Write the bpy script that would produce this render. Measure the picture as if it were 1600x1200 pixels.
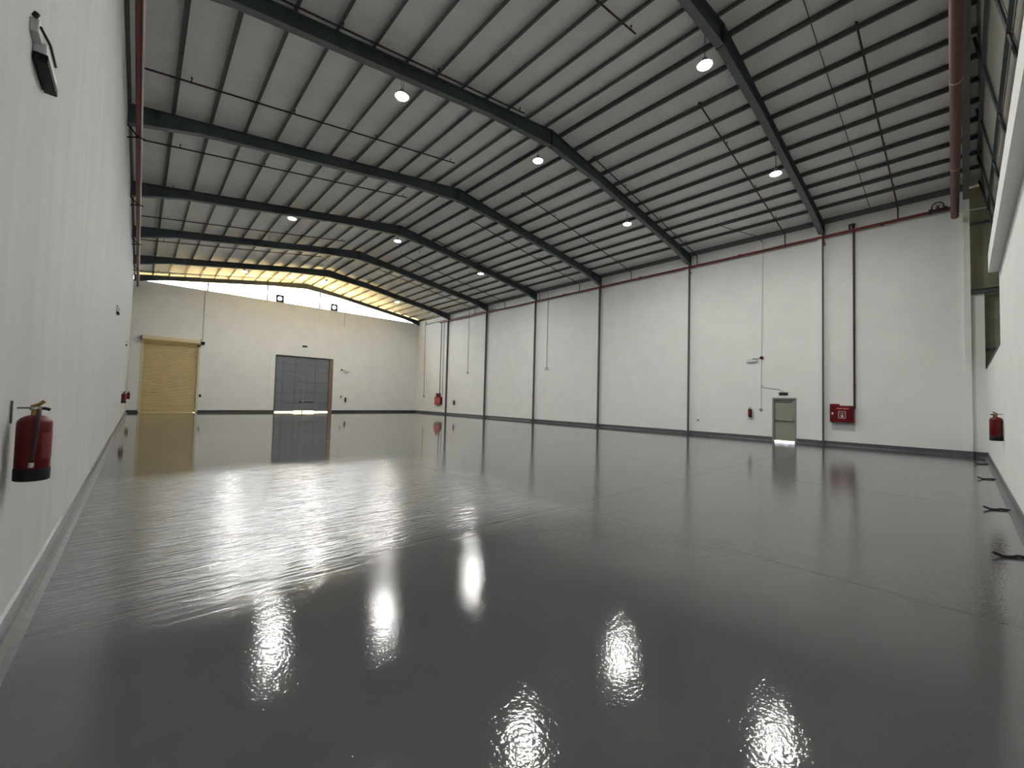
import bpy, bmesh, math, random
from mathutils import Vector, Matrix
random.seed(7)
for o in list(bpy.data.objects): bpy.data.objects.remove(o)
SC = bpy.context.scene
COL = SC.collection
PI = math.pi

# ------------------------------------------------------------------ camera
F_PX, YAW, PITCH, ROLL, CAMZ = 642.3, math.radians(42.2487), math.radians(2.1176), math.radians(1.4568), 1.66
fw = Vector((math.sin(YAW)*math.cos(PITCH), math.cos(YAW)*math.cos(PITCH), math.sin(PITCH)))
rt = Vector((math.cos(YAW), -math.sin(YAW), 0)); up = rt.cross(fw)
r2 = rt*math.cos(ROLL)+up*math.sin(ROLL); u2 = -rt*math.sin(ROLL)+up*math.cos(ROLL)
cd = bpy.data.cameras.new('camera'); cam = bpy.data.objects.new('camera', cd); COL.objects.link(cam)
m = Matrix.Identity(4)
for i in range(3):
    m[i][0] = r2[i]; m[i][1] = u2[i]; m[i][2] = -fw[i]
m[0][3], m[1][3], m[2][3] = 0, 0, CAMZ
cam.matrix_world = m
cd.sensor_fit = 'HORIZONTAL'; cd.sensor_width = 36; cd.lens = 36*F_PX/1600; cd.clip_start = .05; cd.clip_end = 500
SC.camera = cam

# ------------------------------------------------------------------ exposure, sky, sun
SC.view_settings.view_transform = 'Standard'; SC.view_settings.look = 'None'
SC.view_settings.gamma = 1; SC.view_settings.use_curve_mapping = False
SC.view_settings.exposure = 0.0
SKY = 16.0
W = bpy.data.worlds.new('sky'); SC.world = W; W.use_nodes = True
bg = W.node_tree.nodes['Background']; bg.inputs[0].default_value = (.86, .93, 1, 1); bg.inputs[1].default_value = SKY
sd = bpy.data.lights.new('sun', 'SUN'); sd.energy = 300; sd.color = (1, .86, .66); sd.angle = math.radians(.6)
sun = bpy.data.objects.new('sun', sd); COL.objects.link(sun); sun.location = (60, 38, 60)
sun.rotation_euler = Vector((.72, -.03, .70)).to_track_quat('Z', 'Y').to_euler()
LAMP_W = 214


# ------------------------------------------------------------------ materials
def mat(name, col, rough=.6, metal=0, spec=.5, bump=None, var=None, emit=None, coat=0):
    """bump=(scale, strength, distance)  var=(scale, amount) mottles the colour"""
    M = bpy.data.materials.new(name); M.use_nodes = True
    nt = M.node_tree; b = nt.nodes['Principled BSDF']
    c = tuple(col)+(1,)
    b.inputs['Base Color'].default_value = c; b.inputs['Roughness'].default_value = rough
    b.inputs['Metallic'].default_value = metal; b.inputs['Specular IOR Level'].default_value = spec
    b.inputs['Coat Weight'].default_value = coat
    if emit:
        b.inputs['Emission Color'].default_value = tuple(emit[0])+(1,); b.inputs['Emission Strength'].default_value = emit[1]
    if var or bump:
        tc = nt.nodes.new('ShaderNodeTexCoord')
    if var:
        n = nt.nodes.new('ShaderNodeTexNoise'); n.inputs['Scale'].default_value = var[0]; n.inputs['Detail'].default_value = 6
        mp = nt.nodes.new('ShaderNodeMapping'); mp.inputs['Scale'].default_value = var[2] if len(var) > 2 else (1, 1, 1)
        nt.links.new(tc.outputs['Object'], mp.inputs[0]); nt.links.new(mp.outputs[0], n.inputs['Vector'])
        r = nt.nodes.new('ShaderNodeMapRange'); r.inputs[3].default_value = 1-var[1]; r.inputs[4].default_value = 1+var[1]
        r.inputs[1].default_value = .3; r.inputs[2].default_value = .7
        nt.links.new(n.outputs['Fac'], r.inputs[0])
        mx = nt.nodes.new('ShaderNodeVectorMath'); mx.operation = 'SCALE'; mx.inputs[0].default_value = col
        nt.links.new(r.outputs[0], mx.inputs['Scale']); nt.links.new(mx.outputs[0], b.inputs['Base Color'])
    if bump:
        n = nt.nodes.new('ShaderNodeTexNoise'); n.inputs['Scale'].default_value = bump[0]; n.inputs['Detail'].default_value = 5
        nt.links.new(tc.outputs['Object'], n.inputs['Vector'])
        bp = nt.nodes.new('ShaderNodeBump'); bp.inputs['Strength'].default_value = bump[1]; bp.inputs['Distance'].default_value = bump[2]
        nt.links.new(n.outputs['Fac'], bp.inputs['Height']); nt.links.new(bp.outputs[0], b.inputs['Normal'])
    return M

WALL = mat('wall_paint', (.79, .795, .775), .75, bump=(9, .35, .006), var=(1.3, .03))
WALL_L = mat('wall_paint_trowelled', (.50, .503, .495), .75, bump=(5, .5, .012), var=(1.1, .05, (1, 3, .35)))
STEEL = mat('blue_grey_steel', (.055, .075, .082), .5, var=(3, .15))
STEEL_F = mat('grey_steel_flange', (.13, .14, .145), .5, var=(3, .15))
PURL = mat('dark_galvanised_purlin', (.10, .11, .115), .5, var=(4, .15))
STEEL_B = mat('grey_column_paint', (.10, .11, .105), .55)
GREYP = mat('grey_skirting_paint', (.085, .095, .10), .3, bump=(14, .4, .01), var=(6, .2))
SKD = mat('dark_skirting_paint', (.025, .03, .032), .6)
REDP = mat('red_pipe_paint', (.15, .016, .017), .4, var=(5, .12))
REDBR = mat('weathered_red_pipe', (.115, .036, .032), .5, var=(5, .15))
DARKRED = mat('dark_red_pipe', (.035, .012, .012), .45)
PINKP = mat('pale_pink_coat', (.75, .58, .55), .35)
RED = mat('red_enamel', (.115, .002, .005), .35, spec=.35)
BLACK = mat('black_plastic', (.004, .004, .005), .5, spec=.25)
BRASS = mat('brass', (.35, .24, .10), .35, metal=1)
CHROME = mat('brushed_chrome', (.6, .6, .6), .25, metal=1)
WHITEP = mat('white_plastic', (.72, .72, .72), .4)
CREAMP = mat('cream_sheet', (.62, .54, .36), .45)
SHUT = mat('tan_shutter_steel', (.60, .48, .25), .45, var=(2, .05))
DOORG = mat('slate_door_steel', (.17, .18, .20), .45, var=(2, .06))
DOORF = mat('grey_door_frame', (.24, .24, .22), .5)
DOORL = mat('olive_grey_door_leaf', (.27, .27, .22), .45)
GREYPATCH = mat('pale_grey_patch', (.60, .605, .60), .7)
CONDU = mat('white_conduit', (.60, .605, .59), .5)
CONDG = mat('grey_conduit', (.30, .29, .27), .5)
LENS = mat('lamp_lens', (1, 1, 1), .5, emit=((1, .99, .93), 60))
LAMPB = mat('lamp_body', (.35, .35, .35), .5)
PRINT = mat('pale_print', (.75, .45, .45), .5)
FAN = mat('dark_fan_grey', (.022, .020, .026), .6)  # near-black grey for the fans and wide mullions
WIRE = mat('dark_wire', (.06, .06, .055), .6)
ROPE = mat('dark_tie', (.02, .022, .02), .7)
GREENB = mat('black_green_sign', (.004, .012, .008), .3)
OLIVE = mat('olive_cladding', (.22, .225, .16), .6, var=(1.5, .15))
CLADB = mat('beige_cladding', (.36, .35, .30), .6, var=(1.2, .12))
BOUNCE = mat('warm_bounce_sheet', (.92, .64, .24), .7)  # colour of the added sheets that bounce warm sunlight indoors
YARD = mat('yard_concrete', (.62, .58, .48), .85, var=(.5, .08))

# roof sheet: rib lines run down the slope (x), 0.2 m apart
def roof_mat():
    M = bpy.data.materials.new('roof_sheet'); M.use_nodes = True; nt = M.node_tree; b = nt.nodes['Principled BSDF']
    b.inputs['Roughness'].default_value = .55
    tc = nt.nodes.new('ShaderNodeTexCoord'); w = nt.nodes.new('ShaderNodeTexWave')
    w.wave_type = 'BANDS'; w.bands_direction = 'Y'; w.wave_profile = 'SIN'; w.inputs['Scale'].default_value = 5/(2*PI)*1.0*PI/ 1.0 / 1.0
    nt.links.new(tc.outputs['Object'], w.inputs['Vector'])
    bp = nt.nodes.new('ShaderNodeBump'); bp.inputs['Strength'].default_value = .25; bp.inputs['Distance'].default_value = .012
    nt.links.new(w.outputs['Fac'], bp.inputs['Height']); nt.links.new(bp.outputs[0], b.inputs['Normal'])
    n = nt.nodes.new('ShaderNodeTexNoise'); n.inputs['Scale'].default_value = .6; n.inputs['Detail'].default_value = 8
    mp = nt.nodes.new('ShaderNodeMapping'); mp.inputs['Scale'].default_value = (.35, 2.2, 1)
    nt.links.new(tc.outputs['Object'], mp.inputs[0]); nt.links.new(mp.outputs[0], n.inputs['Vector'])
    cr = nt.nodes.new('ShaderNodeValToRGB'); cr.color_ramp.elements[0].position = .3; cr.color_ramp.elements[1].position = .7
    cr.color_ramp.elements[0].color = (.84, .835, .81, 1); cr.color_ramp.elements[1].color = (.90, .895, .875, 1)
    nt.links.new(n.outputs['Fac'], cr.inputs[0]); nt.links.new(cr.outputs[0], b.inputs['Base Color'])
    return M
ROOFM = roof_mat()

# glossy grey epoxy with trowel ripples, slab joints and a rougher band, paled where the window reflects
def floor_mat():
    M = bpy.data.materials.new('grey_epoxy'); M.use_nodes = True; nt = M.node_tree; L = nt.links; N = nt.nodes
    b = N['Principled BSDF']; b.inputs['IOR'].default_value = 1.5; b.inputs['Specular IOR Level'].default_value = .55
    tc = N.new('ShaderNodeTexCoord'); sx = N.new('ShaderNodeSeparateXYZ'); L.new(tc.outputs['Object'], sx.inputs[0])
    def noise(scale, vs=(1, 1, 1), det=4, rot=0, dist=0):
        mp = N.new('ShaderNodeMapping'); mp.inputs['Scale'].default_value = vs; mp.inputs['Rotation'].default_value = (0, 0, rot)
        L.new(tc.outputs['Object'], mp.inputs[0]); n = N.new('ShaderNodeTexNoise'); n.inputs['Scale'].default_value = scale
        n.inputs['Detail'].default_value = det; n.inputs['Distortion'].default_value = dist
        L.new(mp.outputs[0], n.inputs['Vector']); return n.outputs['Fac']
    def ma(op, a, c, cl=False):
        n = N.new('ShaderNodeMath'); n.operation = op; n.use_clamp = cl
        for i, v in enumerate((a, c)):
            if isinstance(v, (int, float)): n.inputs[i].default_value = v
            else: L.new(v, n.inputs[i])
        return n.outputs[0]
    def rng(v, a, c, lo=0, hi=1, sm=True):
        n = N.new('ShaderNodeMapRange'); n.interpolation_type = 'SMOOTHSTEP' if sm else 'LINEAR'
        L.new(v, n.inputs[0]); n.inputs[1].default_value = a; n.inputs[2].default_value = c; n.inputs[3].default_value = lo; n.inputs[4].default_value = hi
        return n.outputs[0]
    X, Y = sx.outputs[0], sx.outputs[1]
    # wavy band: worn milky first bays on the left, paled for the window reflection (y 3.5..10.2, x < 6)
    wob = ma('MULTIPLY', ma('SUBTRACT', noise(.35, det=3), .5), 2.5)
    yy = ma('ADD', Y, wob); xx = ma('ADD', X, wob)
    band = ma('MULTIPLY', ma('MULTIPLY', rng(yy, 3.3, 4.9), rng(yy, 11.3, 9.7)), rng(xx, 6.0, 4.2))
    soft = ma('MULTIPLY', rng(Y, 18, 9), 1.0)
    # heights
    fine = noise(42, det=3); mid = noise(7, (1, 1.6, 1), 3, .3); swirl = noise(2.2, (.5, 2.2, 1), 5, -.12, 1.2)
    h = ma('ADD', ma('MULTIPLY', fine, .0011), ma('MULTIPLY', mid, .0013))
    rip = noise(9, (.28, 1.7, 1), 5, -.12, .8)
    hb = ma('MULTIPLY', ma('ADD', ma('MULTIPLY', swirl, .010), ma('MULTIPLY', rip, .0085)), ma('ADD', ma('MULTIPLY', band, 1.0), .006))
    near = rng(Y, 14, 5, .25, 1)
    h = ma('ADD', ma('MULTIPLY', h, near), hb)
    # joints at the frame lines and x = 5.1, 10.9, 16.7
    def joint(c, p): return rng(ma('ABSOLUTE', ma('SUBTRACT', c, p), 0), .012, .022, 1, 0)
    j = None
    for p in (4.21, 10.27, 16.2, 22.2, 28.2, 34.2):
        q = joint(Y, p); j = q if j is None else ma('MAXIMUM', j, q)
    for p in (5.1, 10.9, 16.7): j = ma('MAXIMUM', j, joint(X, p))
    h = ma('SUBTRACT', h, ma('MULTIPLY', j, .002))
    bp = N.new('ShaderNodeBump'); bp.inputs['Strength'].default_value = 1; bp.inputs['Distance'].default_value = 1
    L.new(h, bp.inputs['Height']); L.new(bp.outputs[0], b.inputs['Normal'])
    r = ma('ADD', ma('MULTIPLY', noise(.5, det=4), .03), .02)
    r = ma('ADD', r, ma('MULTIPLY', band, .10))
    L.new(r, b.inputs['Roughness'])
    L.new(ma('MULTIPLY', band, .9), b.inputs['Coat Weight']); b.inputs['Coat Roughness'].default_value = .11; L.new(bp.outputs[0], b.inputs['Coat Normal'])
    cr = N.new('ShaderNodeValToRGB'); e = cr.color_ramp.elements
    e[0].position = .3; e[1].position = .72; e[0].color = (.082, .086, .085, 1); e[1].color = (.103, .107, .105, 1)
    L.new(noise(.6, det=8), cr.inputs[0])
    mx = N.new('ShaderNodeMix'); mx.data_type = 'RGBA'; L.new(ma('MULTIPLY', j, .35), mx.inputs['Factor'])
    film_sheen = N.new('ShaderNodeMix'); film_sheen.data_type = 'RGBA'; L.new(ma('MULTIPLY', band, .55), film_sheen.inputs['Factor'])  # milky layer, its colour paled further to brighten the window reflection
    L.new(cr.outputs[0], film_sheen.inputs[6]); film_sheen.inputs[7].default_value = (.22, .228, .24, 1)
    L.new(film_sheen.outputs[2], mx.inputs[6]); mx.inputs[7].default_value = (.04, .042, .04, 1)
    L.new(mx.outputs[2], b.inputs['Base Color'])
    return M
FLOORM = floor_mat()

def glass_mat():
    M = bpy.data.materials.new('clear_sheet'); M.use_nodes = True; nt = M.node_tree; N = nt.nodes; L = nt.links
    out = N['Material Output']; N.remove(N['Principled BSDF'])
    t = N.new('ShaderNodeBsdfTransparent'); t.inputs[0].default_value = (.93, .96, .97, 1)
    g = N.new('ShaderNodeBsdfGlossy'); g.inputs['Roughness'].default_value = .1
    tr = N.new('ShaderNodeBsdfTranslucent'); tr.inputs[0].default_value = (.9, .93, .95, 1)
    a = N.new('ShaderNodeMixShader'); a.inputs[0].default_value = .05; L.new(t.outputs[0], a.inputs[1]); L.new(g.outputs[0], a.inputs[2])
    c = N.new('ShaderNodeMixShader'); c.inputs[0].default_value = .03; L.new(a.outputs[0], c.inputs[1]); L.new(tr.outputs[0], c.inputs[2])
    L.new(c.outputs[0], out.inputs[0]); return M
GLASSM = glass_mat()

# ------------------------------------------------------------------ mesh helpers
class MB:
    def __init__(s): s.bm = bmesh.new()
    def box(s, x0, x1, y0, y1, z0, z1, M=None):
        v = [s.bm.verts.new((x, y, z)) for z in (z0, z1) for y in (y0, y1) for x in (x0, x1)]
        if M:
            for q in v: q.co = M @ q.co
        for f in ((0, 2, 3, 1), (4, 5, 7, 6), (0, 1, 5, 4), (2, 6, 7, 3), (0, 4, 6, 2), (1, 3, 7, 5)):
            s.bm.faces.new([v[i] for i in f])
        return s
    def prism(s, pts, ax, a, b):
        """pts: 2-D outline; ax: the extruded axis 'x','y','z'"""
        def P(p, t): return {'x': (t, p[0], p[1]), 'y': (p[0], t, p[1]), 'z': (p[0], p[1], t)}[ax]
        A = [s.bm.verts.new(P(p, a)) for p in pts]; B = [s.bm.verts.new(P(p, b)) for p in pts]; n = len(pts)
        s.bm.faces.new(A); s.bm.faces.new(B[::-1])
        for i in range(n): s.bm.faces.new((A[i], B[i], B[(i+1) % n], A[(i+1) % n]))
        return s
    def tube(s, pts, r, seg=10, cap=True):
        pts = [Vector(p) for p in pts]; rings = []
        rr = r if isinstance(r, (list, tuple)) else [r]*len(pts)
        ref = None
        for i, p in enumerate(pts):
            d = (pts[min(i+1, len(pts)-1)]-pts[max(i-1, 0)]).normalized()
            if ref is None:
                ref = d.orthogonal().normalized()
            else:
                ref = (ref-d*ref.dot(d))
                ref = ref.normalized() if ref.length > 1e-5 else d.orthogonal().normalized()
            q = d.cross(ref)
            k = 1.0
            if 0 < i < len(pts)-1:
                c = (pts[i]-pts[i-1]).normalized().dot(d); k = 1/max(c, .5)
            rings.append([s.bm.verts.new(p+(ref*math.cos(t)+q*math.sin(t))*rr[i]*k) for t in [2*PI*j/seg for j in range(seg)]])
        for a, b in zip(rings, rings[1:]):
            for j in range(seg): s.bm.faces.new((a[j], a[(j+1) % seg], b[(j+1) % seg], b[j]))
        if cap: s.bm.faces.new(rings[0][::-1]); s.bm.faces.new(rings[-1])
        return s
    def lathe(s, prof, c=(0, 0, 0), seg=24, ax='z'):
        """prof: (r, h) pairs"""
        rings = []
        for r, h in prof:
            ring = []
            for j in range(seg):
                t = 2*PI*j/seg; a, b_ = r*math.cos(t), r*math.sin(t)
                p = {'z': (a, b_, h), 'x': (h, a, b_), 'y': (a, h, b_)}[ax]
                ring.append(s.bm.verts.new(Vector(p)+Vector(c)))
            rings.append(ring)
        for a, b_ in zip(rings, rings[1:]):
            for j in range(seg): s.bm.faces.new((a[j], a[(j+1) % seg], b_[(j+1) % seg], b_[j]))
        s.bm.faces.new(rings[0][::-1]); s.bm.faces.new(rings[-1]); return s
    def torus(s, c, R_, r_, ax='z', seg=24, s2=6, a0=0, a1=2*PI):
        full = abs(a1-a0-2*PI) < 1e-6; n = seg if full else seg+1; rings = []
        for i in range(n):
            t = a0+(a1-a0)*i/seg; ring = []
            for j in range(s2):
                u = 2*PI*j/s2; a = (R_+r_*math.cos(u)); h = r_*math.sin(u)
                x, y = a*math.cos(t), a*math.sin(t)
                p = {'z': (x, y, h), 'x': (h, x, y), 'y': (x, h, y)}[ax]
                ring.append(s.bm.verts.new(Vector(p)+Vector(c)))
            rings.append(ring)
        for i in range(seg):
            a, b_ = rings[i], rings[(i+1) % n]
            for j in range(s2): s.bm.faces.new((a[j], a[(j+1) % s2], b_[(j+1) % s2], b_[j]))
        return s
    def build(s, name, material, parent=None, smooth=False, bevel=0):
        bmesh.ops.recalc_face_normals(s.bm, faces=s.bm.faces)
        if bevel:
            bmesh.ops.bevel(s.bm, geom=[e for e in s.bm.edges if e.calc_face_angle(0) > .6], offset=bevel, segments=2, affect='EDGES', profile=.7)
        me = bpy.data.meshes.new(name); s.bm.to_mesh(me); s.bm.free()
        if material: me.materials.append(material)
        if smooth:
            for p in me.polygons: p.use_smooth = True
            try: me.set_sharp_from_angle(angle=math.radians(40))
            except Exception: pass
        o = bpy.data.objects.new(name, me); COL.objects.link(o)
        if parent:
            o.parent = parent
            # parts are written in world coordinates: undo the parent's own placement
            o.matrix_parent_inverse = pmat(parent).inverted()
        return o
def pmat(o):
    M = o.matrix_basis.copy()
    if o.parent: M = pmat(o.parent) @ o.matrix_parent_inverse @ M
    return M
def thing(name, label, cat, loc=(0, 0, 0), group=None):
    o = bpy.data.objects.new(name, None); COL.objects.link(o); o.location = loc; o.empty_display_size = .1
    o['label'] = label; o['category'] = cat
    if group: o['group'] = group
    return o
def tag(o, label, cat, group=None):
    o['label'] = label; o['category'] = cat
    if group: o['group'] = group
    return o
def struct(o, label=None, cat=None):
    o['kind'] = 'structure'
    if label: o['label'] = label
    if cat: o['category'] = cat
    return o

# ------------------------------------------------------------------ main dimensions
XL, XR, YB, YF = -.582, 22.48, 40.26, -.562
XM, ZE, ZRG = 10.95, 9.93, 11.65               # ridge line, rafter top at the eaves and at the ridge
FR = [4.23, 10.24, 16.23, 22.2, 28.2, 34.25]   # steel frames
FRONT = -.12
def ztop(x): return ZE+(ZRG-ZE)*(1-abs(x-XM)/11.53)
PUR = .12                                       # purlin depth between rafter and roof sheet
HB = .19

# ------------------------------------------------------------------ floor
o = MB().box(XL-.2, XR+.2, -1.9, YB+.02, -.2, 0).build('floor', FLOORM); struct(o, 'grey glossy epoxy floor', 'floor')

# ------------------------------------------------------------------ walls
def wall_with_holes(name, M, plane, c0, c1, a0, a1, z0, z1, holes):
    """slab between c0..c1 on the normal axis, a0..a1 along, z0..z1, rectangular holes (a,b,z,z2) cut out"""
    As = sorted({a0, a1, *[h[0] for h in holes], *[h[1] for h in holes]})
    mb = MB()
    for p, q in zip(As, As[1:]):
        zs = [(z0, z1)]
        for h in holes:
            if h[0] <= p+1e-6 and h[1] >= q-1e-6:
                n = []
                for s_, e in zs:
                    if h[2] > s_: n.append((s_, min(e, h[2])))
                    if h[3] < e: n.append((max(s_, h[3]), e))
                zs = n
        for s_, e in zs:
            if plane == 'x': mb.box(c0, c1, p, q, s_, e)
            else: mb.box(p, q, c0, c1, s_, e)
    o = mb.build(name, M); struct(o); return o
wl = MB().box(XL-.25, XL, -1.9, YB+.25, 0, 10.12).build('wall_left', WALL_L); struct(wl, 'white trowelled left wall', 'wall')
wr = wall_with_holes('wall_right', WALL, 'x', XR, XR+.25, -.53, YB+.25, 0, 10.12, [(5.21, 6.18, -1, 2.05), (-.53, -.2, 5.95, 10.2)])
MB().box(XR, XR+.25, YF-.25, -.53, 0, 3.18).build('corner_return', WALL, wr)
wr['label'] = 'white right wall divided by thin columns'; wr['category'] = 'wall'
ST = (.12, 3.38, 5.45); DB = (8.72, 13.6, 5.03)
wb = wall_with_holes('wall_back', WALL, 'y', YB, YB+.25, XL, XR, 0, 9.6, [(ST[0], ST[1], -1, ST[2]), (DB[0], DB[1], -1, DB[2])])
wb['label'] = 'white back wall with shutter and double door'; wb['category'] = 'wall'
# raised plaster band round the back double door
MB().prism([(8.3, .185), (8.3, 5.63), (14.08, 5.63), (14.08, .185), (13.6, .185), (13.6, 5.03), (8.72, 5.03), (8.72, .185)], 'y', YB-.025, YB).build('door_surround', WALL, wb)
# coping line of the back wall
MB().box(XL, XR, YB-.03, YB+.26, 9.6, 9.64).build('coping', CREAMP, wb)
# front wall: full height at the left part up to the beam, low part to the right
wf = MB()
wf.box(XL, 14.3, YF-.25, YF, 0, 4.8); wf.box(14.3, XR+.2, YF-.25, YF, 0, 3.18)
wf = wf.build('wall_front', WALL); struct(wf, 'white front wall with long clerestory opening', 'wall')
MB().box(XL, 14.15, YF-.25, YF+.165, 4.8, 5.23).build('ring_beam', WALL, wf)
MB().box(14.3, XR, YF-.2, YF+.02, 3.18, 3.2).build('sill', STEEL_B, wf)
# pilasters on the right wall
for y in FR:
    p_ = MB().box(XR-.17, XR, y-.02, y+.13, HB, 9.5).build('trim_4', WALL); struct(p_)
    MB().box(XR-.2, XR, y-.05, y-.02, HB, 9.5).build('column_flange', STEEL_B, p_)
    MB().box(XR-.215, XR, y-.065, y+.145, 0, HB).build('plinth', GREYP, p_)
p_ = MB().box(XR-.12, XR, -.2, -.03, HB, 9.75).build('trim_4', WALL); struct(p_)
MB().box(XR-.14, XR, -.22, -.01, 0, HB+.01).build('plinth', GREYP, p_)
# skirtings, slightly coved
def skirting(name, a, b, n, h=HB, m_=None):
    a, b, n = Vector(a), Vector(b), Vector(n); pts = [(.0, h), (.018, h-.01), (.02, .05), (.05, .012), (.09, 0), (0, 0)]
    mb = MB(); A = [mb.bm.verts.new(a+n*p+Vector((0, 0, q))) for p, q in pts]; B = [mb.bm.verts.new(b+n*p+Vector((0, 0, q))) for p, q in pts]
    mb.bm.faces.new(A); mb.bm.faces.new(B[::-1])
    for i in range(6): mb.bm.faces.new((A[i], B[i], B[(i+1) % 6], A[(i+1) % 6]))
    o = mb.build(name, m_ or GREYP); struct(o); return o
skirting('baseboard_left', (XL, -3, 0), (XL, YB, 0), (1, 0, 0), .2)
skirting('baseboard_right', (XR, YB, 0), (XR, 6.18, 0), (-1, 0, 0))
skirting('baseboard_right', (XR, 5.21, 0), (XR, YF, 0), (-1, 0, 0))
for a, b in ((XL, ST[0]), (ST[1], DB[0]), (DB[1], XR)): skirting('baseboard_back', (a, YB, 0), (b, YB, 0), (0, -1, 0), .185, SKD)
skirting('baseboard_front', (XR, YF, 0), (XL, YF, 0), (0, 1, 0))

# ------------------------------------------------------------------ roof
Y0R, Y1R = -1.9, 40.6
rf = MB()
zt = PUR; th = .06
xa, xb = XL-.5, XR+.5
rf.prism([(xa, ztop(xa)+zt), (XM, ZRG+zt), (xb, ztop(xb)+zt), (xb, ztop(xb)+zt+th), (XM, ZRG+zt+th), (xa, ztop(xa)+zt+th)], 'y', Y0R, Y1R)
ceil = rf.build('ceiling', ROOFM); struct(ceil, 'pitched grey sheet metal roof on purlins', 'ceiling')
# purlins: Z sections along y
def purlin(x, w=.055, side=1):
    z0, z1 = ztop(x), ztop(x)+PUR-.004
    mb = MB(); t = .012
    mb.box(x-t/2, x+t/2, Y0R, Y1R-.25, z0, z1)
    mb.box(x-w*side if side > 0 else x, x if side > 0 else x+w, Y0R, Y1R-.25, z0, z0+t)
    mb.box(x if side > 0 else x-w, x+w if side > 0 else x, Y0R, Y1R-.25, z1-t-.01, z1-.01)
    mb.build('purlin', PURL, ceil)
LP = [.433+.926*i for i in range(12)]
RP = [11.37+.9*i for i in range(12)]
for x in LP: purlin(x, side=1)
for x in RP: purlin(x, side=-1)
# eave struts, dark band closing roof to wall
MB().box(XR-.12, XR-.001, -.2, YB, 9.86, 10.1).build('eave_strut', PURL, ceil)
MB().box(XL+.001, XL+.08, -.2, YB, 9.9, 10.1).build('eave_strut', PURL, ceil)
for y in (2.55,):
    MB().tube([(11.0, y, ztop(11.0)+.07), (22.3, y+.02, ztop(22.3)+.07)], .011, 5).build('sag_rod', WIRE, ceil)
# ridge cap lining
MB().prism([(XM-.35, ztop(XM-.35)+.17), (XM, ZRG+.17), (XM+.35, ztop(XM+.35)+.17), (XM+.35, ztop(XM+.35)+.185), (XM, ZRG+.185), (XM-.35, ztop(XM-.35)+.185)], 'y', Y0R, Y1R).build('ridge_lining', ROOFM, ceil)

# ------------------------------------------------------------------ steel frames
FW, TF = .2, .018
def zbot(x, haunch=1.0):
    d = .40
    e = min(x-XL, XR-x)
    if e < 1.7: d = .40+.19*(1-e/1.7)
    r = abs(x-XM)
    if r < 2.9: d = .40+.18*(1-r/2.9)
    return ztop(x)-d*haunch
def frame(y, label, depth=1.0, fwid=FW):
    t = thing('steel_roof_frame', label, 'roof beam', (XM, y, 9.3), 'steel frames spanning the roof')
    x0, x1 = XL+.01, XR-.01
    xs = [x0, XL+1.7, XM-2.9, XM, XM+2.9, XR-1.7, x1]
    zb = [zbot(x, depth) for x in xs]
    web = [(x, ztop(x)-TF) for x in (x0, XM, x1)]+[(x, z+TF) for x, z in zip(xs[::-1], zb[::-1])]
    MB().prism(web, 'y', y-.006, y+.006).build('web', STEEL, t)
    MB().prism([(x0, ztop(x0)), (XM, ZRG), (x1, ztop(x1)), (x1, ztop(x1)-TF), (XM, ZRG-TF), (x0, ztop(x0)-TF)], 'y', y-fwid/2, y+fwid/2).build('top_flange', STEEL, t)
    MB().prism([(x, z) for x, z in zip(xs, zb)]+[(x, z+TF) for x, z in zip(xs[::-1], zb[::-1])], 'y', y-fwid/2, y+fwid/2).build('bottom_flange', STEEL_F, t)
    MB().box(XM-.018, XM+.018, y-fwid/2-.01, y+fwid/2+.01, zbot(XM, depth)-.02, ZRG-.01).build('ridge_plate', STEEL, t)
    for x in (XL+.7, XR-.9):
        MB().box(x-.008, x+.008, y-fwid/2+.01, y+fwid/2-.01, zbot(x, depth)+TF, ztop(x)-TF).build('stiffener_plate', STEEL, t)
    MB().box(XR-.035, XR-.012, y-fwid/2, y+fwid/2, zbot(x1, depth)-.05, ztop(x1)).build('end_plate', STEEL, t)
    for x in LP+RP:
        s = -1 if x < XM else 1
        MB().box(x-.006+s*.012, x+.006+s*.012, y-.06, y+.06, ztop(x)+.001, ztop(x)+PUR-.03).build('purlin_cleat', STEEL, t)
    return t
labs = ['nearest full steel roof frame, crossing above the exit door side',
        'second steel roof frame from the camera, with wide flat span at the top left',
        'third steel roof frame from the camera, reaching the left pipe at mid height',
        'fourth steel roof frame from the camera, third from the back frame',
        'fifth steel roof frame from the camera, pale lit strips behind it',
        'sixth steel roof frame from the camera, last before the sunlit end bay']
for y, l in zip(FR, labs): frame(y, l)
frame(40.1, 'end steel roof frame above the bright gable glazing of the back wall', .8, .16)
frame(FRONT, 'steel edge frame over the front wall beside the thick red pipe', .8, .16)

# ------------------------------------------------------------------ gable glazing
wn = bpy.data.objects.new('window_1', None); COL.objects.link(wn); wn.location = (XM, YB+.1, 9.62); struct(wn, 'bright glazed gable strip above the back wall', 'window')
gx = [XL+.6, 1.1, 2.4, 3.76, 5.24, 6.7, 7.9, 8.92, 10.55, 12.2, 13.81, 15.3, 16.74, 18.44, 19.8, 21.3, XR-.6]
for a, b in zip(gx, gx[1:]):
    pts = [(a+.02, 9.64), (b-.02, 9.64), (b-.02, ztop(b)-.02)]
    if a < XM < b: pts.append((XM, ZRG-.02))
    pts.append((a+.02, ztop(a)-.02))
    MB().prism(pts, 'y', YB+.13, YB+.14).build('pane', GLASSM, wn)
for i, x in enumerate(gx[1:-1]):
    w = .045 if i % 3 == 2 else .015
    MB().box(x-w, x+w, YB+.11, YB+.16, 9.64, ztop(x)-.01).build('mullion', FAN if i % 3 == 2 else CONDG, wn)
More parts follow.
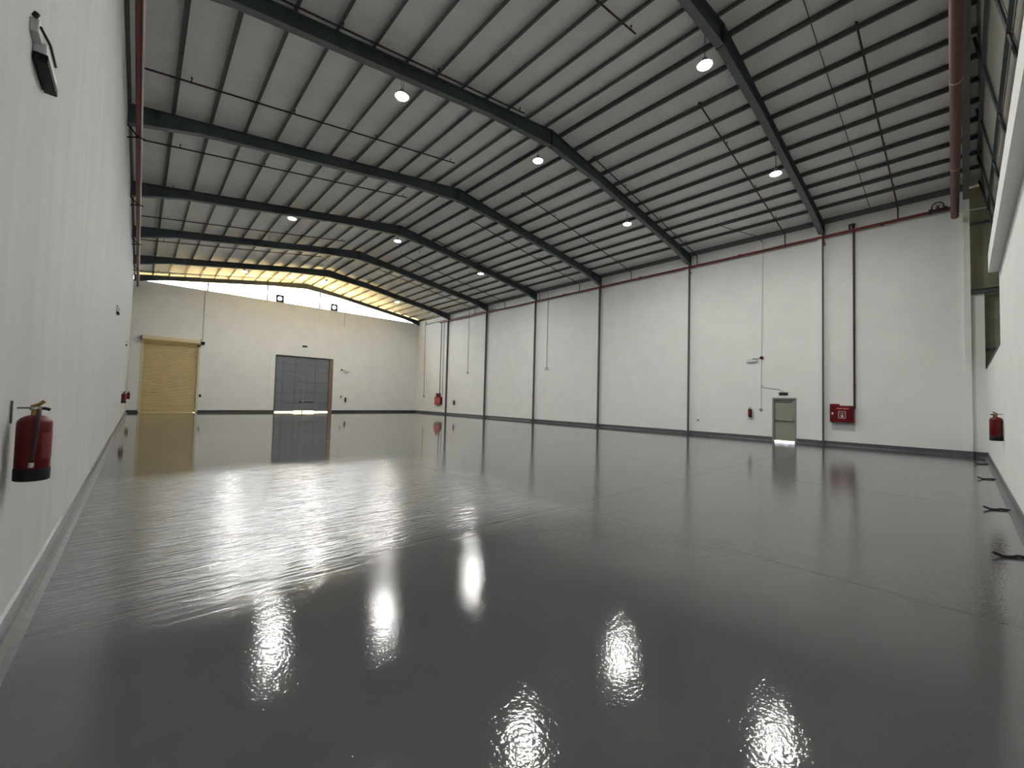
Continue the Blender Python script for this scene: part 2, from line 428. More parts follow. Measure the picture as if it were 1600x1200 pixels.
for x, lab in ((8.85, 'square exhaust fan in the gable glazing, the left one'), (13.46, 'square exhaust fan in the gable glazing, the right one')):
    t = thing('exhaust_fan', lab, 'fan', (x, YB+.05, 9.66), 'gable exhaust fans')
    s, r, z, y0, y1 = .32, .185, 9.96, YB-.02, YB+.1
    # square plate with a round opening
    mb = MB(); n = 32; ins, outs = [], []
    for k in range(n):
        a = 2*PI*k/n; c, sn = math.cos(a), math.sin(a); q = s/max(abs(c), abs(sn))
        ins.append((x+r*c, z+r*sn)); outs.append((x+q*c, z+q*sn))
    for k in range(n):
        j = (k+1) % n; mb.prism([ins[k], outs[k], outs[j], ins[j]], 'y', y0, y0+.03)
    mb.build('housing_plate', FAN, t)
    MB().torus((x, y0+.05, z), r, .02, 'y', 28).build('shroud', FAN, t)
    for k in range(5):
        M = Matrix.Translation((x, y0+.06, z)) @ Matrix.Rotation(2*PI*k/5+.4, 4, 'Y') @ Matrix.Rotation(.5, 4, 'X')
        MB().box(.03, .15, -.004, .004, -.022, .03, M).build('blade', FAN, t)
    MB().lathe([(.035, y0+.03), (.035, y0+.1)], (x, 0, z), 14, 'y').build('hub', BLACK, t)
    for dz in (-.08, .08): MB().box(x-r, x+r, y0+.1, y0+.115, z+dz-.006, z+dz+.006).build('motor_bar', FAN, t)

MB().prism([(XL, ztop(XL)+.0), (XM, ZRG+.0), (XR, ztop(XR)+.0), (XR, ztop(XR)+PUR), (XM, ZRG+PUR), (XL, ztop(XL)+PUR)], 'y', YB+.05, YB+.07).build('gable_gap_strip', CREAMP, ceil)  # added strip closing the roof gap; its cream paints the sunlit roof
# ------------------------------------------------------------------ outside: yard, added light-bouncing canopy and building behind, cladding in front
o = MB().box(-60, 90, -60, 110, -.5, -.21).build('ground', YARD); struct(o, 'pale concrete yard outside', 'ground')
o = MB().box(XR+.25, XR+12, 2, 12, -.21, -.005).build('trim_1', YARD); struct(o)
o = MB().box(XL, XR, YB+.02, YB+14, -.21, -.005).build('trim_2', YARD); struct(o)
struct(MB().box(-30, 60, -60, -1.9, -.21, -.005).build('dark_ground', mat('bounce_cut_grey', (.10, .10, .10), .9, var=(2, .1))))  # unseen front ground, added dark to cut bounced sunlight
da = thing('sun_block_awning', 'unseen steel awning added outside the exit door to block sun', 'awning', (XR+.26, 5.7, 2.4))  # unseen, added to keep sun from spilling under the exit door
MB().box(XR+.26, XR+3.1, 4.6, 6.8, 2.45, 2.5).build('sheet', STEEL_B, da)
for y in (4.7, 6.7): MB().tube([(XR+.26, y, 1.9), (XR+2.6, y, 2.44)], .02, 6).build('strut', STEEL_B, da)
cp = thing('bounce_canopy', 'unseen warm canopy added behind the gable glazing to bounce sunlight', 'roof', (10, 45, 9.3))  # unseen, added to bounce warm sun up through the gable
MB().box(-4, 30, YB+.45, YB+7.5, 9.22, 9.36).build('sheet', BOUNCE, cp)
nb = thing('bounce_building', 'unseen warm roofed block added beyond the back yard to bounce sunlight', 'building', (10, 62, 0))  # unseen, added to throw warm bounce onto the deeper roof bays
MB().box(-12, 40, YB+9.2, YB+36, 8.9, 9.1).build('roof', BOUNCE, nb); MB().box(-11.8, 39.8, YB+9.4, YB+35.8, 0, 8.9).build('wall', CREAMP, nb)
for x in (-3, 8, 19, 29): MB().box(x-.1, x+.1, YB+7.1, YB+7.3, 0, 9.22).build('post', STEEL, cp)

# ------------------------------------------------------------------ cladding seen through the front opening
cl = thing('outer_cladding', 'beige inclined cladding on dark rails behind the front wall opening', 'cladding', (15, -1, 4))
def incl(z): return -.63+(z-8.95)*.178          # y of the inclined rail line at height z
for xa_, xb_ in zip([-.8, 2.4, 5.6, 8.9, 12.1, 15.3, 18.2, 20.8], [2.4, 5.6, 8.9, 12.1, 15.3, 18.2, 20.8, 23.2]):
    for za, zb_ in ((.05, 2.2), (2.2, 4.0), (4.0, 6.4), (6.4, 8.95), (8.95, 10.3), (10.3, 11.7)):
        MB().prism([(incl(za)-.07, za+.02), (incl(zb_)-.07, zb_-.02), (incl(zb_)-.09, zb_-.02), (incl(za)-.09, za+.02)], 'x', xa_+.02, xb_-.02).build('cladding_sheet', CLADB, cl)
MB().prism([(incl(.03)-.11, .03), (incl(11.75)-.11, 11.75), (incl(11.75)-.15, 11.75), (incl(.03)-.15, .03)], 'x', -.8, 23.2).build('backing_sheet', CLADB, cl)
for z in (6.4, 8.95, 10.3):
    MB().box(-.8, 23.2, incl(z)-.05, incl(z)+.02, z-.03, z+.04).build('rail', STEEL, cl)
for x in (8.9, 12.1, 15.3, 18.2, 20.8, 22.4):
    MB().tube([(x, incl(4.2)-.02, 4.2), (x, incl(11.4)-.02, 11.4)], .035, 6).build('sloping_rail', STEEL, cl)
ew = thing('lean_to_end_wall', 'dark olive end panel in the narrow gap beside the front corner', 'cladding', (22.9, -.9, 3))
for z0, z1 in ((3.0, 3.9), (3.9, 6.0), (6.0, 7.4), (7.4, 8.6), (8.6, 10), (10, 11.9)):
    MB().box(22.75, 22.8, -2.4, -.2, z0+.01, z1-.01).build('panel', OLIVE, ew)
MB().box(22.81, 22.86, -2.4, .1, .02, 11.9).build('backing_panel', OLIVE, ew)
for z in (3.9, 8.6): MB().box(22.68, 22.76, -1.9, -.2, z-.05, z+.05).build('rail', STEEL, ew)
tb = thing('steel_tie_beam', 'dark steel beam bridging the corner gap above the front wall end', 'beam', (22.4, -.7, 6))
MB().box(22.36, 22.5, -1.1, -.2, 5.93, 5.945).build('bottom_flange', STEEL, tb); MB().box(22.42, 22.44, -1.1, -.2, 5.945, 6.08).build('web', STEEL, tb)
MB().box(22.36, 22.5, -1.1, -.2, 6.08, 6.095).build('top_flange', STEEL, tb)

# ------------------------------------------------------------------ high bay lamps
LAMPS = []
for y, row in ((4.5, 'over the nearest steel frame'), (10.6, 'by the second steel frame'), (21.8, 'at the fourth steel frame'), (33.85, 'at the sixth steel frame')):
    for x, z, sd_ in ((5.15, 10.12, 'on the left slope'), (10.65, 10.56, 'at the ridge'), (16.7, 10.04, 'on the right slope')):
        t = thing('high_bay_lamp', 'round glowing high bay lamp %s, %s' % (sd_, row), 'lamp', (x, y, z), 'high bay lamps under the roof')
        MB().lathe([(.03, z+.20), (.06, z+.19), (.07, z+.10), (.13, z+.07), (.19, z+.045), (.2, z+.012), (.2, z+.004)], (x, y, 0), 24).build('housing', LAMPB, t, True)
        MB().lathe([(.175, z+.002), (.17, z-.012), (.10, z-.02), (.0005, z-.022)], (x, y, 0), 24).build('lens', LENS, t, True)
        for k in (-1, 1): MB().tube([(x+.02*k, y, z+.19), (x+.06*k, y, ztop(x)+.02)], .006, 5).build('suspension_wire', WIRE, t)
        L = bpy.data.lights.new('lamp_light', 'AREA'); L.shape = 'DISK'; L.size = .34; L.energy = LAMP_W; L.color = (1, .985, .94)
        lo = bpy.data.objects.new('lamp_light', L); COL.objects.link(lo); lo.parent = t; lo.location = (0, 0, -.03)

# ------------------------------------------------------------------ sprinkler pipes
BY = [1.72, 5.62, 9.75, 13.82, 17.85, 21.7, 25.7, 29.8, 33.8, 37.8]
# right main
t = thing('sprinkler_main', 'long red main pipe running along the top of the right wall', 'pipe', (22.3, 20, 9.2))
MB().tube([(22.3, .1, 9.27), (22.3, 8, 9.22), (22.3, 35.6, 9.2)], .055, 12).build('pipe', REDP, t, True)
for y in FR:
    MB().tube([(22.3, y-.1, 9.12), (22.3, y-.1, 8.96), (22.46, y-.1, 8.9)], .018, 6).build('support_hook', REDP, t)
for y in (2.2, 7.6, 13.2, 19.2): MB().lathe([(.072, y-.05), (.072, y+.05)], (22.3, 0, 9.24), 14, 'y').build('coupling', REDP, t, True)
# gate valve with handwheel
t = thing('gate_valve', 'dark red gate valve with handwheel at the pipe end near the thick pipe', 'valve', (22.2, .75, 9.27))
MB().lathe([(.09, .35), (.1, .36), (.1, .42), (.07, .44), (.08, .6), (.07, .76), (.1, .78), (.1, .84), (.09, .85)], (22.3, 0, 9.28), 16, 'y').build('body', DARKRED, t, True)
MB().tube([(22.28, .6, 9.28), (22.1, .6, 9.34)], .035, 8).build('stem', DARKRED, t)
M_ = (22.08, .6, 9.36)
MB().torus(M_, .16, .02, 'x', 24).build('handwheel', DARKRED, t, True)
for k in range(3): MB().tube([(22.08, .6+.16*math.cos(k*PI/3), 9.36+.16*math.sin(k*PI/3)), (22.08, .6-.16*math.cos(k*PI/3), 9.36-.16*math.sin(k*PI/3))], .01, 5).build('spoke', DARKRED, t)
# second thin pipe behind the main in the far bays
tag(MB().tube([(22.42, 27, 9.38), (22.42, 38.2, 9.38), (22.42, 38.6, 9.38), (22.42, 38.6, 9.75)], .03, 8).build('branch_pipe', REDP, None, True), 'thin red pipe above the main on the right wall near the back corner', 'pipe')
# left main
t = thing('sprinkler_main', 'long dark red main pipe high along the left wall', 'pipe', (-.33, 20, 9.14))
MB().tube([(-.30, .5, 9.14), (-.32, 16, 9.14), (-.36, 40.1, 9.14)], .06, 12).build('pipe', REDP, t, True)
MB().tube([(-.225, .5, 9.10), (-.245, 16, 9.10), (-.285, 40.1, 9.10)], .022, 8).build('pale_strip', PINKP, t, True)['label'] = 'pale pink strip along the pipe'  # thin pale pink tube beside the main pipe
for y in FR:
    b_ = MB().tube([(-.555, y-.12, 9.28), (-.32, y, 9.06), (-.16, y+.02, 9.06)], .02, 6).build('bracket_arm', BLACK, t)
    MB().tube([(-.555, y+.12, 9.02), (-.32, y, 9.06)], .02, 6).build('bracket_arm', BLACK, t)
# thick pipe along the front
t = thing('thick_front_pipe', 'thick weathered red pipe along the front, ending at the right wall', 'pipe', (16, .165, 8.82))
MB().tube([(.5, -.11, 8.82), (22.0, .165, 8.82)], .105, 20).build('pipe', REDBR, t, True)
MB().lathe([(.105, 22.0), (.108, 22.01), (.09, 22.06), (.05, 22.08)], (0, .165, 8.82), 20, 'x').build('end_cap', REDBR, t, True)
for x in (9, 12.8, 17.5, 20.4): MB().lathe([(.110, x-.012), (.110, x+.012)], (0, .165+(x-22)*.0128, 8.82), 20, 'x').build('clamp_band', PINKP if x < 18 else REDBR, t, True)
tag(MB().tube([(22.2, .1, 9.02), (22.2, -.95, 8.93)], .018, 6).build('support_rod', CONDU), 'thin pale rod from the thick red pipe end into the front opening', 'rod')
# branches
for i, y in enumerate(BY):
    ordn = ['nearest', 'second nearest', 'third', 'fourth', 'fifth', 'sixth', 'seventh', 'eighth', 'ninth', 'tenth'][i]
    if i < 9:
        t = thing('sprinkler_branch', 'thin dark sprinkler branch under the right slope, %s from the front' % ordn, 'pipe', (22.2, y, 9.3), 'right slope sprinkler branches')
        zz = lambda x: ztop(x)-.19 if x > 21.5 else ztop(x)-.10
        MB().tube([(22.3, y, 9.25), (22.3, y, 9.72), (22.12, y, zz(22.12)), (12.85, y, zz(12.85)+.02)], .024, 8).build('pipe', DARKRED, t, True)
        for x in (13.0, 15.2, 18.2, 20.9):
            MB().tube([(x, y, zz(x)), (x, y, zz(x)+.13)], .012, 6).build('upright_nozzle', DARKRED, t)
            MB().lathe([(.03, zz(x)+.125), (.03, zz(x)+.135)], (x, y, 0), 8).build('nozzle_plate', DARKRED, t)
    if i >= 2 or i == 1:
        t = thing('sprinkler_branch', 'thin dark sprinkler branch under the left slope, %s from the front' % ordn, 'pipe', (-.3, y, 9.3), 'left slope sprinkler branches')
        zl = lambda x: ztop(x)-.22
        MB().tube([(-.32, y, 9.16), (-.32, y, zl(-.3)), (-.2, y, zl(-.2)), (9.1, y, zl(9.1)+.02)], .024, 8).build('pipe', DARKRED, t, True)
        for x in (.7, 3.2, 5.8, 8.9):
            MB().tube([(x, y, zl(x)), (x, y, zl(x)+.13)], .012, 6).build('upright_nozzle', DARKRED, t)
            MB().lathe([(.03, zl(x)+.125), (.03, zl(x)+.135)], (x, y, 0), 8).build('nozzle_plate', DARKRED, t)
# small white fittings under the right slope
for k, (x, y, l) in enumerate(((13.4, 24.2, 'nearest to the ridge'), (17.3, 24.0, 'right of the lamp row'), (15.2, 30.3, 'in the fifth bay'), (17.9, 30.0, 'lowest, near the right wall'))):
    t = thing('ceiling_fitting', 'tiny white round fitting under the right slope, %s' % l, 'fitting', (x, y, ztop(x)-.1), 'white roof fittings')
    MB().lathe([(.02, ztop(x)-.02), (.05, ztop(x)-.03), (.06, ztop(x)-.1), (.03, ztop(x)-.13)], (x, y, 0), 12).build('body', WHITEP, t, True)
    MB().tube([(x, y, ztop(x)-.02), (x, y, ztop(x)+.17)], .008, 5).build('stem', WIRE, t)

# ------------------------------------------------------------------ right wall: door, sign, conduits
d = bpy.data.objects.new('door_1', None); COL.objects.link(d); d.location = (XR, 5.7, 0); struct(d, 'olive grey steel exit door with push bar', 'door')
y0, y1, zt_ = 5.21, 6.18, 2.05
fr = MB().prism([(y0, 0), (y0, zt_), (y1, zt_), (y1, 0), (y1-.07, 0), (y1-.07, zt_-.07), (y0+.07, zt_-.07), (y0+.07, 0)], 'x', XR-.02, XR+.12).build('frame', DOORF, d)
MB().box(XR+.05, XR+.095, y0+.075, y1-.075, .035, zt_-.075).build('leaf', DOORL, d)
MB().box(XR+.02, XR+.055, y0+.18, y1-.1, zt_-.2, zt_-.14).build('door_closer', STEEL_B, d)
pb = MB().box(XR-.04, XR-.005, y0+.11, y1-.11, .99, 1.045).build('push_bar', CHROME, d, bevel=.008)
for y in (y0+.13, y1-.13): MB().box(XR-.02, XR+.06, y-.035, y+.035, .97, 1.065).build('bar_mount', CHROME, pb)
MB().box(XR+.045, XR+.055, y0+.09, y1-.09, .035, .07).build('bottom_rail', DOORF, d)
MB().box(XR+.095, XR+.11, y0+.04, y1-.04, .03, zt_-.03).build('leaf_back', DOORL, d)
t = thing('exit_sign', 'small black sign above the exit door', 'sign', (XR-.03, 5.71, 2.2))
MB().box(XR-.05, XR, 5.54, 5.9, 2.185, 2.305).build('body', GREENB, t, bevel=.006)
MB().box(XR-.012, XR-.001, 5.52, 5.92, 2.165, 2.325).build('back_plate', WHITEP, t)
t = thing('conduit_run', 'thin white conduit dropping down the right wall to a socket by the exit door', 'conduit', (XR, 6.62, 1.5))
MB().tube([(XR-.02, 6.6, 9.85), (XR-.02, 6.65, 4.0), (XR-.02, 6.66, 1.55)], .019, 8).build('pipe', CONDU, t, True)
MB().tube([(XR-.02, 6.65, 2.7), (XR-.02, 6.6, 2.58), (XR-.02, 6.5, 2.53), (XR-.02, 5.85, 2.43), (XR-.02, 5.72, 2.32)], .011, 6).build('sign_branch', CONDG, t, True)
MB().lathe([(.062, XR-.002), (.062, XR-.04), (.045, XR-.06), (.02, XR-.062)], (0, 6.667, 1.47), 16, 'x').build('round_socket', CONDG, t, True)
tag(MB().tube([(20.3, 8.0, ztop(20.3)+.1), (21.2, 7.5, 10.2), (22.2, 6.8, 10.0), (22.46, 6.6, 9.7)], .014, 6).build('roof_cable', WIRE, None, True), 'thin cable curving from the roof down to the white conduit', 'cable')

def emergency_light(x, y, z, n, a, label, bell=True, far=False, black=False):
    """n: unit normal into the room, a: unit along the wall"""
    n, a = Vector(n), Vector(a); up_ = Vector((0, 0, 1))
    M = Matrix(((a.x, n.x, 0, x), (a.y, n.y, 0, y), (0, 0, 1, z), (0, 0, 0, 1)))
    t = thing('emergency_light', label, 'light fixture', (x, y, z), 'wall emergency lights')
    MB().box(-.23, .23, .02, .11, -.05, .02, M).build('diffuser', WHITEP if not black else BLACK, t)
    MB().box(-.24, .24, .0, .09, .02, .07, M).build('housing', GREYPATCH, t)
    MB().box(.02, .22, .05, .1, .07, .10, M).build('battery_box', BLACK, t)
    MB().tube([M @ Vector((.2, .03, .09)), M @ Vector((.34, .03, .13)), M @ Vector((.5, .02, .13))], .012, 6).build('cable_link', CONDG, t)
    return t
emergency_light(XR, 7.06, 3.86, (-1, 0, 0), (0, -1, 0), 'grey bar emergency light beside the red bell on the right wall')
t = thing('alarm_bell', 'small round red alarm bell high on the right wall conduit', 'alarm', (XR-.05, 6.632, 3.99))
MB().lathe([(.075, XR-.035), (.082, XR-.05), (.075, XR-.08), (.045, XR-.1), (.01, XR-.105)], (0, 6.632, 3.995), 20, 'x').build('gong', RED, t, True)
MB().lathe([(.05, XR-.001), (.05, XR-.036)], (0, 6.632, 3.995), 14, 'x').build('base', DARKRED, t, True)

# ------------------------------------------------------------------ fire extinguishers
def extinguisher(x, y, z0, n, label, s=1.0, group='wall fire extinguishers'):
    """axis at (x,y), z0 bottom, n unit vector into the room; s scales the body"""
    n = Vector(n); a = Vector((n.y, -n.x, 0))
    t = thing('fire_extinguisher', label, 'fire extinguisher', (x, y, z0), group)
    r, h = .078*s, .40*s
    c = (x, y, z0)
    MB().lathe([(r*.93, .045*s), (r, .055*s), (r, h-.045*s), (r*.97, h-.028*s), (r*.8, h-.008*s), (r*.5, h+.006*s), (r*.24, h+.012*s)], c, 28).build('cylinder', RED, t, True)
    MB().lathe([(r*.9, 0), (r*1.02, .006*s), (r*1.03, .075*s), (r*1.0, .078*s)], c, 28).build('base_cup', BLACK, t, True)
    P = lambda i, j, k: Vector((x, y, z0))+a*i*s+n*j*s+Vector((0, 0, k*s))
    MB().lathe([(.02*s, h+.008*s), (.02*s, h+.04*s), (.028*s, h+.042*s), (.028*s, h+.062*s), (.012*s, h+.066*s)], c, 14).build('valve', BRASS, t, True)
    MB().tube([P(0, -.02, .462), P(.0, .015, .478), P(0, .035, .50)], .011*s, 6).build('lever', BRASS, t)
    MB().tube([P(0, -.01, .452), P(.0, .04, .452), P(0, .062, .444)], .010*s, 6).build('carry_handle', BLACK, t)
    MB().lathe([(.018*s, 0), (.018*s, .012*s)], P(.03, 0, .45), 12).build('pressure_gauge', CHROME, t, True)
    MB().tube([P(.015, .01, .445), P(.05, .02, .44), P(.082, .022, .40), P(.090, .018, .3), P(.088, .005, .1)], .0105*s, 8).build('hose', DARKRED, t, True)
    MB().tube([P(.088, .006, .12), P(.088, .004, .09)], .014*s, 8).build('nozzle', CHROME, t)
    mb = MB()
    # printed label: a curved sheet just proud of the cylinder
    seg = 10; ring = []
    for k in range(seg+1):
        th_ = -1.0+1.3*k/seg; dx = a*math.sin(-th_)*(r+.0012)+n*math.cos(th_)*(r+.0012)
        ring.append([mb.bm.verts.new(Vector((x, y, z0+zz_*s))+dx) for zz_ in (.14, .30)])
    for p, q in zip(ring, ring[1:]): mb.bm.faces.new((p[0], q[0], q[1], p[1]))
    mb.build('printed_label', PRINTL, t)
    MB().tube([P(0, -.02, .455), P(0, -.078, .455)], .005*s, 5).build('wall_hook', STEEL_B, t)
    W_ = P(0, -.105, .40)
    MB().tube([P(0, -.1, .50), P(0, -.1, .36)], .006*s, 5).build('hook_plate', STEEL_B, t)
    return t
PRINTL = mat('extinguisher_label', (.16, .018, .022), .4, var=(60, .5, (1, 1, 3)))
extinguisher(-.475, 3.975, 1.072, (1, 0, 0), 'large red fire extinguisher with black base, nearest on the left wall')
extinguisher(-.475, 25.9, 1.03, (1, 0, 0), 'small red fire extinguisher far along the left wall', 1.1)
extinguisher(-.475, 38.2, 1.0, (1, 0, 0), 'red fire extinguisher farthest along the left wall by the back corner', 1.1)
extinguisher(XR-.105, 7.11, 1.07, (-1, 0, 0), 'red fire extinguisher on the right wall, left of the exit door')
extinguisher(XR-.105, 32.84, .98, (-1, 0, 0), 'dark red fire extinguisher on the right wall, right of the far hose cabinet')
extinguisher(14.83, YB-.105, .98, (0, -1, 0), 'red fire extinguisher on the back wall beside the double door')
extinguisher(13.7, YF+.105, 1.03, (0, 1, 0), 'red fire extinguisher on the front wall at the right edge', 1.25)

# ------------------------------------------------------------------ fire hose cabinets
def text_obj(s, size, loc, rot, material, parent, name='lettering'):
    cu = bpy.data.curves.new(name, 'FONT'); cu.body = s; cu.size = size; cu.align_x = 'CENTER'; cu.align_y = 'CENTER'; cu.extrude = .001
    tmp = bpy.data.objects.new(name, cu); COL.objects.link(tmp)
    me = bpy.data.meshes.new_from_object(tmp); bpy.data.objects.remove(tmp)
    o = bpy.data.objects.new(name, me); me.materials.clear(); me.materials.append(material); COL.objects.link(o)
    o.parent = parent; o.matrix_parent_inverse = pmat(parent).inverted(); o.location = loc; o.rotation_euler = rot; return o
t = thing('fire_hose_cabinet', 'red fire hose cabinet on the right wall right of the exit door', 'cabinet', (XR-.12, 3.53, 1.02), 'fire hose cabinets')
y0, y1, z0, z1, xf = 3.13, 3.94, 1.03, 1.74, XR-.22
MB().box(xf+.02, XR, y0, y1, z0, z1).build('body', RED, t, bevel=.01)
dr = MB().box(xf, xf+.018, y0+.015, y1-.015, z0+.015, z1-.015).build('door', RED, t, bevel=.005)
MB().box(xf+.03, XR, y0+.5, y1, z1, z1+.07).build('top_box', RED, t)
BANDM = mat('faded_red_band', (.36, .07, .07), .5)
MB().box(xf-.002, xf, 3.28, 3.72, 1.58, 1.655).build('name_band', BANDM, dr)
text_obj('FIRE', .062, (xf-.003, 3.59, 1.617), (PI/2, 0, -PI/2), PRINT, dr)
text_obj('HOSE', .062, (xf-.003, 3.41, 1.617), (PI/2, 0, -PI/2), PRINT, dr)
MB().prism([(3.39, 1.2), (3.39, 1.5), (3.64, 1.5), (3.64, 1.2)], 'x', xf-.0015, xf).build('pictogram_field', PRINT, dr)
MB().box(xf-.003, xf-.0015, 3.41, 3.62, 1.22, 1.48).build('pictogram_ground', DARKRED, dr)
MB().box(xf-.004, xf-.003, 3.47, 3.56, 1.24, 1.35).build('pictogram_reel', PRINT, dr)
MB().torus((xf-.0035, 3.515, 1.37), .05, .012, 'x', 20, 6, 0, PI).build('pictogram_arc', PRINT, dr)
MB().prism([(3.8, 1.45), (3.88, 1.45), (3.865, 1.35), (3.815, 1.35)], 'x', xf-.012, xf).build('latch', PRINT, dr)
tag(MB().box(XR-.008, XR, 3.12, 3.9, .67, 1.0).build('grey_patch', GREYPATCH), 'pale grey rectangle on the wall below the near hose cabinet', 'wall plate')  # grey rectangle, slightly darker than the wall paint
t = thing('hose_riser_pipe', 'dark red riser pipe dropping to the near hose cabinet', 'pipe', (XR-.12, 3.13, 1.7))
MB().tube([(22.3, 3.24, 9.26), (22.3, 3.24, 9.52), (22.3, 3.12, 9.52), (22.38, 3.12, 9.3), (22.4, 3.12, 9.1), (22.4, 3.12, 1.62), (22.35, 3.2, 1.62)], .036, 10).build('pipe', DARKRED, t, True)
for z in (2.6, 5.0, 7.4): MB().box(22.36, XR, 3.08, 3.16, z-.02, z+.02).build('pipe_clamp', DARKRED, t)
# far hose cabinet
t = thing('fire_hose_cabinet', 'small far red hose cabinet pair on the right wall near the back corner', 'cabinet', (XR-.1, 35.4, .9), 'fire hose cabinets')
MB().box(XR-.25, XR, 35.0, 36.1, .95, 1.7).build('body', RED, t, bevel=.01)
MB().box(XR-.27, XR-.25, 35.05, 36.05, 1.0, 1.65).build('door', mat('faded_red', (.42, .08, .08), .4), t)
for y in (35.35, 35.8): MB().lathe([(.11, 1.7), (.12, 2.0), (.06, 2.08), (.02, 2.1)], (XR-.14, y, 0), 14).build('bell_top', RED, t, True)
t = thing('hose_riser_pipe', 'pair of thin grey riser pipes above the far hose cabinet', 'pipe', (XR-.06, 35, 2))
for y in (34.95, 35.45): MB().tube([(22.4, y, 9.25), (22.4, y, 1.95)], .03, 8).build('pipe', CONDG if y < 35.2 else DARKRED, t, True)
# hanging drops
for x, y, z0, z1, l in ((XR-.03, 20.93, 4.0, 9.9, 'nearer thin grey drop conduit with small lamp holder on the right wall'), (XR-.03, 30.87, 4.02, 9.9, 'farther thin grey drop conduit with small lamp holder on the right wall')):
    t = thing('drop_conduit', l, 'conduit', (x, y, z0), 'drop conduits')
    MB().tube([(x, y, z1), (x, y, z0)], .018, 6).build('pipe', CONDG, t, True)
    MB().box(x-.06, x+.02, y-.2, y+.2, z0-.07, z0-.02).build('lamp_bar', GREYPATCH, t)
    MB().box(x-.04, x+.02, y-.07, y+.07, z0-.02, z0+.09).build('junction_box', CONDG, t)
t = thing('drop_conduit', 'thin dark conduit ending in a round box at the far back corner', 'conduit', (XR-.03, 38.7, 1.7), 'drop conduits')
MB().tube([(XR-.03, 38.75, 9.4), (XR-.03, 38.62, 1.9)], .016, 6).build('pipe', DARKRED, t, True)
MB().lathe([(.12, XR-.002), (.12, XR-.06), (.06, XR-.09)], (0, 38.6, 1.75), 14, 'x').build('round_box', CONDG, t, True)
# dirt mark low on the right wall
tag(MB().lathe([(.05, XR-.001), (.05, XR-.014), (.02, XR-.016)], (0, 9.7, .78), 10, 'x').build('wall_stub', STEEL_B), 'tiny grey stub low on the right wall left of the extinguisher', 'fitting')

# ------------------------------------------------------------------ back wall: roller shutter
t = bpy.data.objects.new('door_2', None); COL.objects.link(t); t.location = (1.75, YB, 0); struct(t, 'tan roller shutter at the left of the back wall', 'door')
n = 44; z = .03
for k in range(n):
    h = (ST[2]-.05-z)/n
    za, zb_ = z+k*h, z+(k+1)*h
    MB().prism([(YB+.10, za-.006), (YB+.075, za+h*.3), (YB+.075, za+h*.7), (YB+.10, zb_-.004), (YB+.112, zb_+.004), (YB+.112, za-.006)], 'x', ST[0]+.03, ST[1]-.03).build('slat', SHUT, t)
MB().box(ST[0]+.03, ST[1]-.16, YB+.07, YB+.12, .0, .035).build('bottom_bar', SHUT, t)
for a, b in ((ST[0]-.09, ST[0]+.05), (ST[1]-.05, ST[1]+.09)): MB().box(a, b, YB-.03, YB+.13, 0, ST[2]).build('guide_rail', CREAMP, t)
# sloping hood
MB().prism([(YB, 5.68), (YB-.30, 5.60), (YB-.34, 5.42), (YB-.34, 5.36), (YB, 5.36)], 'x', ST[0]-.06, ST[1]+.06).build('shutter_hood', CREAMP, t)
MB().box(ST[0]-.14, ST[0]-.06, YB-.3, YB, 5.3, 5.62).build('end_plate', STEEL_B, t)
MB().box(ST[1]+.07, ST[1]+.10, YB-.34, YB, 5.2, 5.72).build('end_plate', STEEL_B, t)
MB().lathe([(.09, ST[1]+.1), (.13, ST[1]+.12), (.13, ST[1]+.3), (.07, ST[1]+.34)], (0, YB-.2, 5.42), 16, 'x').build('motor', BLACK, t, True)
MB().box(ST[1]-.12, ST[1]+.02, YB-.36, YB-.3, 5.1, 5.22).build('limit_switch', BLACK, t)
tag(MB().box(3.53, 3.67, YB-.06, YB, 1.2, 1.42).build('control_box', BLACK, bevel=.01), 'small black control box right of the tan roller shutter', 'control box')
tag(MB().tube([(3.58, YB-.02, 9.58), (3.58, YB-.02, 5.66)], .02, 6).build('drop_conduit', CONDG, None, True), 'thin grey conduit falling to the shutter motor', 'conduit', 'drop conduits')
tag(MB().tube([(14.48, YB-.02, 9.58), (14.5, YB-.02, 8.2)], .02, 6).build('drop_conduit', CONDG, None, True), 'short grey conduit at the top right of the back wall', 'conduit', 'drop conduits')

# ------------------------------------------------------------------ back wall: double door of panels
t = bpy.data.objects.new('door_3', None); COL.objects.link(t); t.location = (11.16, YB, 0); struct(t, 'slate grey panelled double door in the back wall', 'door')
a, b, zt_ = DB; yd = YB+.16
MB().prism([(a, 0), (a, zt_), (b, zt_), (b, 0), (b-.3, 0), (b-.3, zt_-.06), (a+.12, zt_-.06), (a+.12, 0)], 'y', YB+.12, YB+.24).build('frame', STEEL_B, t)
MB().box(b-.32, b-.002, YB+.02, YB+.14, .0, zt_-.02).build('side_jamb', mat('rusty_brown_jamb', (.20, .13, .10), .6), t)
mid = (a+.12+b-.3)/2
cols = [a+.12, a+.62, a+1.42+.24, mid, mid+.95, b-.3]
cols = [a+.12, a+.65, a+1.65, mid, mid+1.0, b-.3]
rows = [.09, .82, 1.75, 2.7, 3.62, 4.3, zt_-.06]
for i in range(5):
    for j in range(6):
        z0 = rows[j]
        if j == 0 and i in (2, 3): z0 = .14
        MB().box(cols[i]+.022, cols[i+1]-.022, yd, yd+.05, z0+(.03 if j else 0), rows[j+1]-.03).build('door_panel', DOORG, t, bevel=.012)
MB().box(a+.1, mid-1.0, yd+.06, yd+.075, .085, zt_-.03).build('backing_sheet', DOORG, t)
MB().box(mid-1.0, mid+1.0, yd+.06, yd+.075, .14, zt_-.03).build('backing_sheet', DOORG, t)
MB().box(mid+1.0, b-.28, yd+.06, yd+.075, .085, zt_-.03).build('backing_sheet', DOORG, t)
